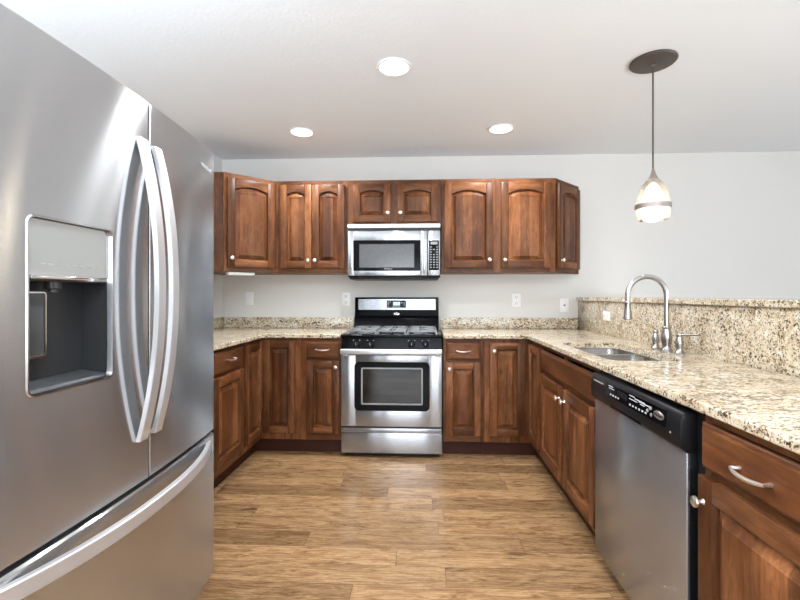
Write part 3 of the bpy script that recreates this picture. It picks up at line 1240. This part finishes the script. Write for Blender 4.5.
def curved(x0, x1, z0, z1, holes=(), r=.012, ra=None, rb=None, back=.085, nx=14, nz=2, extra_x=(), foot=None):
    """a door leaf: curved front, rounded outer edges, flat back"""
    m = MB()
    ra, rb = ra or r, rb or r
    xs = sorted(set([round(x0 + ra + (x1 - x0 - ra - rb) * k / nx, 5) for k in range(nx + 1)] + [round(e, 5) for e in tuple(extra_x) + (x0 + ra + .002, x1 - rb - .002)]))
    zs = sorted(set([z0, z1] + [h[2] for h in holes] + [h[3] for h in holes]))
    b = bmesh.new()
    # cross-section: front plus rounded corners
    sec = [(x0, back), (x0, fy(x0) + ra)]
    for k in (1, 2, 3):
        a = R(90 * k / 4)
        sec.append((x0 + ra - ra * math.cos(a), fy(x0) + ra - ra * math.sin(a)))
    nf = len(sec)
    sec += [(x, fy(x)) for x in xs]
    ne = len(sec)
    for k in (3, 2, 1):
        a = R(90 * k / 4)
        sec.append((x1 - rb + rb * math.cos(a), fy(x1) + rb - rb * math.sin(a)))
    sec += [(x1, fy(x1) + rb), (x1, back)]
    c = .005
    rows = [(z0, c)] + [(z0 + c, 0)] + [(z, 0) for z in zs[1:-1]] + [(z1 - c, 0), (z1, c)]
    grid = []
    for z, ins in rows:
        row = []
        for i, (x, y) in enumerate(sec):
            yy = y + (ins if 0 < i < len(sec) - 1 else 0)
            row.append(b.verts.new((x, yy, z)))
        grid.append(row)
    for j in range(len(rows) - 1):
        zm = (rows[j][0] + rows[j + 1][0]) / 2
        for i in range(len(sec) - 1):
            xm = (sec[i][0] + sec[i + 1][0]) / 2
            if nf - 1 <= i < ne and any(h[0] < xm < h[1] and h[2] < zm < h[3] for h in holes):
                continue
            b.faces.new((grid[j][i], grid[j][i + 1], grid[j + 1][i + 1], grid[j + 1][i]))
    b.faces.new(grid[0][::-1])
    b.faces.new(grid[-1])
    for j in range(len(rows) - 1):
        b.faces.new((grid[j][0], grid[j + 1][0], grid[j + 1][-1], grid[j][-1]))
    bmesh.ops.recalc_face_normals(b, faces=b.faces[:])
    return m._merge(b, 0)


# case
m = MB()
m.box(-.445, .445, .093, .86, .05, 1.735, .004)
m.build('case', plain('case_grey', (.16, .16, .165), .45, .3), t)
for sx in (-1, 1):
    MB().box(sx * .40 - .045, sx * .40 + .045, .05, .17, 1.736, 1.762, .006).build('hinge_cover', DARK, t)
    MB().lathe([(.022, 0), (.025, .005), (.025, .015), (.012, .018), (.012, .052)], (sx * .38, .20, 0), n=16).build('foot', RUBBER, t)
    MB().lathe([(.022, 0), (.025, .005), (.025, .015), (.012, .018), (.012, .052)], (sx * .38, .75, 0), n=16).build('foot', RUBBER, t)
MB().box(-.44, .44, .075, .092, .03, .115, .003).build('base_grille', BLACKP, t)
# left door with the dispenser opening
dx0, dx1, dzb, dzt = -.376, -.152, 1.003, 1.372
ld = curved(-HF, -.0035, ZS + .006, ZT, [(dx0, dx1, dzb, dzt)], extra_x=(dx0, dx1), rb=.003).build('door', FRIDGE_STEEL, t, 40)
rd = curved(.0035, HF, ZS + .006, ZT, ra=.003).build('door', FRIDGE_STEEL, t, 40)
# dispenser (sub-parts of the left door)


def bent(pts3, name, mat, parent):
    return None


m = MB()
n_ = 7
outer = rrect(dx0 - .006, dx1 + .006, dzb - .006, dzt + .006, .020, n_)
inner = rrect(dx0 + .003, dx1 - .003, dzb + .003, dzt - .003, .014, n_)
b = bmesh.new()
N = len(outer)
lp = [(outer, .001), (inset(outer, .003), -.003), (inset(outer, .006), -.003), (inner, .010)]
V = [[b.verts.new((p[0], fy(p[0]) + d, p[1])) for p in l] for l, d in lp]
for A, B in zip(V, V[1:]):
    for i in range(N):
        b.faces.new((A[i], A[(i + 1) % N], B[(i + 1) % N], B[i]))
bmesh.ops.recalc_face_normals(b, faces=b.faces[:])
m._merge(b, 0)
m.build('dispenser_bezel', plain('bezel_metal', (.42, .42, .43), .22, 1.), ld)
# control fascia in the upper third
zc0 = 1.252
yl, yr = fy(dx0) + .006, fy(dx1) + .006
MB().faces([(dx0, yl, zc0), (dx1, yr, zc0), (dx1, yr, dzt), (dx0, yl, dzt), (dx0, yl + .02, zc0), (dx1, yr + .02, zc0), (dx1, yr + .02, dzt), (dx0, yl + .02, dzt)], BOXF
           ).build('dispenser_fascia', steel('fascia_steel', (.50, .51, .50), .18, .3), ld)
for k in range(8):
    xx = dx0 + .030 + k * .021
    yy = fy(dx0) + (fy(dx1) - fy(dx0)) * (xx - dx0) / (dx1 - dx0) + .006
    MB().box(xx, xx + .015, yy - .0010, yy + .001, 1.276, 1.2785).build('dispenser_icon', DIM, ld)
MB().box(dx0 + .004, dx1 - .004, .012, .030, zc0 - .010, zc0, .002).build('dispenser_lip', CHROME, ld)
# cavity: back and side walls, floor, ceiling
m = MB()
cy = .082
m.box(dx0 - .002, dx1 + .002, cy - .004, cy, dzb, dzt)
m.box(dx0 - .002, dx0 + .002, .020, cy - .004, dzb, zc0)
m.box(dx1 - .002, dx1 + .002, .016, cy - .004, dzb, zc0)
m.box(dx0 + .002, dx1 - .002, .018, cy - .004, zc0 - .012, zc0 - .008)
m.build('dispenser_cavity', RECESS, ld)
m = MB()
m.prism([(.012, dzb + .002), (cy - .005, dzb + .002), (cy - .005, dzb + .018), (.016, dzb + .010)], 'x', dx0 + .004, dx1 - .004, .002)
m.build('drip_tray', DARK, ld)
m = MB()
m.box(dx0 + .012, dx0 + .075, .045, .058, 1.075, 1.215, .006)
m.build('dispenser_paddle', DARK, ld)
m = MB()
ring(rrect(dx0 + .010, dx0 + .077, 1.073, 1.217, .008), rrect(dx0 + .013, dx0 + .074, 1.076, 1.214, .006), .0435, .050, m)
m.build('paddle_trim', CHROME, ld)
MB().lathe([(.016, 1.243), (.016, 1.225), (.010, 1.222), (.010, 1.216), (0, 1.216)], (dx0 + .10, .05, 0), n=16).build('nozzle', DARK, ld)


def bow(x, w, zb, zt, parent, mat):
    """vertical flat handle bar, bowed outwards"""
    m = MB()
    K = 22
    b = bmesh.new()
    rows = []
    for k in range(K + 1):
        s = -1 + 2 * k / K
        z = zb + (zt - zb) * k / K
        o = .011 + .053 * (1 - abs(s) ** 2.2)
        y1 = fy(x) - o
        y0 = y1 + .013
        hw = w / 2
        pts = [(x - hw, y0), (x - hw, y1 + .0015), (x - hw + .0015, y1), (x + hw - .0015, y1), (x + hw, y1 + .0015), (x + hw, y0)]
        rows.append([b.verts.new((p[0], p[1], z)) for p in pts])
    for A, B in zip(rows, rows[1:]):
        for i in range(6):
            b.faces.new((A[i], A[(i + 1) % 6], B[(i + 1) % 6], B[i]))
    b.faces.new(rows[0])
    b.faces.new(rows[-1])
    bmesh.ops.recalc_face_normals(b, faces=b.faces[:])
    m._merge(b, 0)
    return m.build('handle', mat, parent, 30)


bow(-.041, .036, .802, 1.650, ld, HANDLE_STEEL)
bow(.028, .034, .805, 1.647, rd, HANDLE_STEEL)
# freezer drawer with a long bowed handle
fd = curved(-HF, HF, .118, ZS - .006).build('freezer_drawer', FRIDGE_STEEL, t, 40)
m = MB()
K = 40
b = bmesh.new()
rows = []
hx = .428
for k in range(K + 1):
    s = -1 + 2 * k / K
    x = -.022 + s * hx
    o = .006 + .058 * (1 - abs(s) ** 2.4)
    y1 = fy(x) - o
    z1, z0 = .650, .612
    pts = [(y1 + .016, z1), (y1 + .003, z1), (y1, z1 - .003), (y1, z0 + .003), (y1 + .003, z0), (y1 + .016, z0)]
    rows.append([b.verts.new((x, p[0], p[1])) for p in pts])
for A, B in zip(rows, rows[1:]):
    for i in range(6):
        b.faces.new((A[i], A[(i + 1) % 6], B[(i + 1) % 6], B[i]))
b.faces.new(rows[0])
b.faces.new(rows[-1])
bmesh.ops.recalc_face_normals(b, faces=b.faces[:])
m._merge(b, 0)
m.build('handle', HANDLE_STEEL, fd, 30)
lx = .372
text_mesh('logo', 'Whirlpool', .022, KEY, rd, (lx, fy(lx) - .0014, 1.690), (R(90), 0, math.atan(.218 * lx)), .0006)

# ------------------------------------------------------------------ wall plates


def plate(name, label, loc, rz, kind, group='wall plates', w=.076, h=.118):
    q = thing(name, label, 'outlet' if 'outlet' in name else 'switch' if 'switch' in name else 'wall jack', loc, rz, group)
    MB().box(-w / 2, w / 2, -.006, 0, -h / 2, h / 2, .003).build('cover_plate', WHITE, q)
    if kind == 'duplex' or kind == 'duplex_h':
        for s in (-1, 1):
            if kind == 'duplex':
                cx, cz = 0, s * .026
            else:
                cx, cz = s * .026, 0
            r_ = MB().box(cx - .016, cx + .016, -.0085, -.005, cz - .017, cz + .017, .004).build('receptacle', WHITEM, q)
            m = MB()
            for dx in (-.007, .007):
                m.box(cx + dx - .0015, cx + dx + .0015, -.0092, -.0083, cz - .002, cz + .008)
            m.lathe([(.003, -.0092), (.003, -.0083)], (cx, 0, cz - .009), 'y', 10)
            m.build('slots', RUBBER, r_)
    elif kind == 'switch':
        MB().prism([(-.006, -.034), (-.006, .034), (-.012, .034), (-.008, -.034)], 'x', -.017, .017, .001).build('rocker', WHITE, q)
    else:
        MB().box(-.009, .009, -.0085, -.005, -.008, .008, .002).build('jack', DIM, q)
    return q


plate('light_switch', 'white rocker light switch on the wall under the two-door wall cabinet', (-1.584, YB - .0005, 1.178), 0, 'switch')
plate('wall_outlet', 'white duplex outlet on the wall at the upper left of the stove', (-.705, YB - .0005, 1.172), 0, 'duplex')
plate('wall_outlet', 'white duplex outlet below the wide wall cabinet right of the stove', (.806, YB - .0005, 1.164), 0, 'duplex')
plate('phone_jack', 'white jack plate beside the end of the tall granite splash', (1.222, YB - .0005, 1.120), 0, 'jack')
plate('wall_outlet', 'small white outlet set sideways in the tall granite splash', (1.3385, 3.225, 1.055), R(-90), 'duplex_h', w=.118, h=.068)

# ------------------------------------------------------------------ lamps
GL = 'recessed ceiling lights'


def recessed(x, y, label):
    q = thing('recessed_light', label, 'ceiling light', (x, y, ZC), 0, GL)
    MB().lathe([(.078, -.001), (.095, -.001), (.096, -.005), (.090, -.008), (.080, -.006)], n=36, close=False).build('trim_ring', WHITEM, q)
    MB().lathe([(0, -.0045), (.079, -.0045), (.080, -.002), (0, -.002)], n=36, close=False).build('lens', LENS, q)
    d = bpy.data.lights.new('lamp_glow', 'AREA')
    d.shape = 'DISK'
    d.size = .15
    d.energy = LAMP_POWER
    d.color = (.93, .96, .98)
    d.spread = R(145)
    lo = bpy.data.objects.new('lamp_glow', d)
    C.objects.link(lo)
    lo.location = (x, y, ZC - .010)
    return q


recessed(-.165, 2.315, 'round recessed ceiling light nearest the camera, largest of the three')
recessed(-.925, 3.206, 'round recessed ceiling light above the left wall cabinets')
recessed(.563, 3.206, 'round recessed ceiling light above the wide right wall cabinet')
recessed(-.165, .60, 'added unseen recessed ceiling light over the aisle behind the camera')  # this light and the next are unseen, added for brightness
recessed(.90, -1.6, 'added unseen recessed ceiling light far behind the camera')



def added_uplighter(x, y, label, k=1.0):  # unseen standing lamps, added to brighten the ceiling from below
    q = thing('added_floor_lamp', label, 'added fill lamp', (x, y, 0), 0, 'added unseen fill lamps')
    MB().lathe([(.13, 0), (.135, .006), (.13, .018), (.03, .028), (.014, .04), (0, .04)], n=32).build('base', BRONZE, q)
    MB().tube([(0, 0, .038), (0, 0, 1.60)], .011, 14).build('pole', BRONZE, q)
    MB().lathe([(.012, 1.595), (.05, 1.605), (.12, 1.645), (.165, 1.70), (.161, 1.701), (.116, 1.650), (.05, 1.612), (0, 1.610)], n=36, close=False).build('bowl', WHITEM, q)
    MB().lathe([(0, 1.616), (.03, 1.618), (.03, 1.66), (0, 1.675)], n=18).build('bulb', BULB, q)
    d = bpy.data.lights.new('uplight', 'AREA')
    d.shape = 'DISK'
    d.size = .26
    d.energy = UPLIGHT_POWER * k
    d.color = (.84, .94, 1.05)
    lo = bpy.data.objects.new('uplight', d)
    C.objects.link(lo)
    lo.location = (x, y, 1.705)
    lo.rotation_euler = (R(180), 0, 0)
    return q


added_uplighter(.85, -1.1, 'added unseen bronze fill lamp with white bowl behind the camera', 1.2)
added_uplighter(-1.25, .05, 'added unseen bronze fill lamp with white bowl by the near side of the refrigerator', .85)

t = thing('pendant_light', 'glass bell pendant light hanging over the peninsula on a dark rod', 'pendant light', (1.199, 2.318, ZC))
MB().lathe([(0, -.001), (.112, -.001), (.114, -.006), (.108, -.013), (.060, -.019), (.012, -.022), (.010, -.034), (0, -.034)], n=44).build('canopy', BRONZE, t)
MB().tube([(0, 0, -.030), (0, 0, -.575)], .0042, 10).build('rod', BRONZE, t)
MB().lathe([(.006, -.566), (.009, -.575), (.013, -.592), (.022, -.612), (.027, -.624), (0, -.624)], n=28).build('cap', BRONZEL, t)
prof = [(.027, -.622), (.036, -.632), (.054, -.655), (.067, -.688), (.076, -.722), (.081, -.755), (.082, -.785), (.079, -.815), (.074, -.836)]
inn = [(r - .003, z) for r, z in prof[::-1]]
MB().lathe(prof + inn, n=40, close=False).build('shade', SHADE, t)
MB().lathe([(.0815, -.752), (.0845, -.753), (.0855, -.766), (.0850, -.779), (.0825, -.780)], n=40, close=False).build('band', BRONZEL, t)
MB().lathe([(0, -.612), (.013, -.614), (.013, -.645), (0, -.645)], n=16).build('socket', BRONZEL, t)
MB().lathe([(0, -.645), (.012, -.648), (.020, -.672), (.029, -.700), (.030, -.715), (.022, -.735), (0, -.744)], n=24).build('bulb', BULB, t)
d = bpy.data.lights.new('pendant_glow', 'POINT')
d.energy = PENDANT_POWER
d.color = (1, .88, .72)
d.shadow_soft_size = .03
lo = bpy.data.objects.new('pendant_glow', d)
C.objects.link(lo)
lo.location = (1.204, 2.318, ZC - .78)
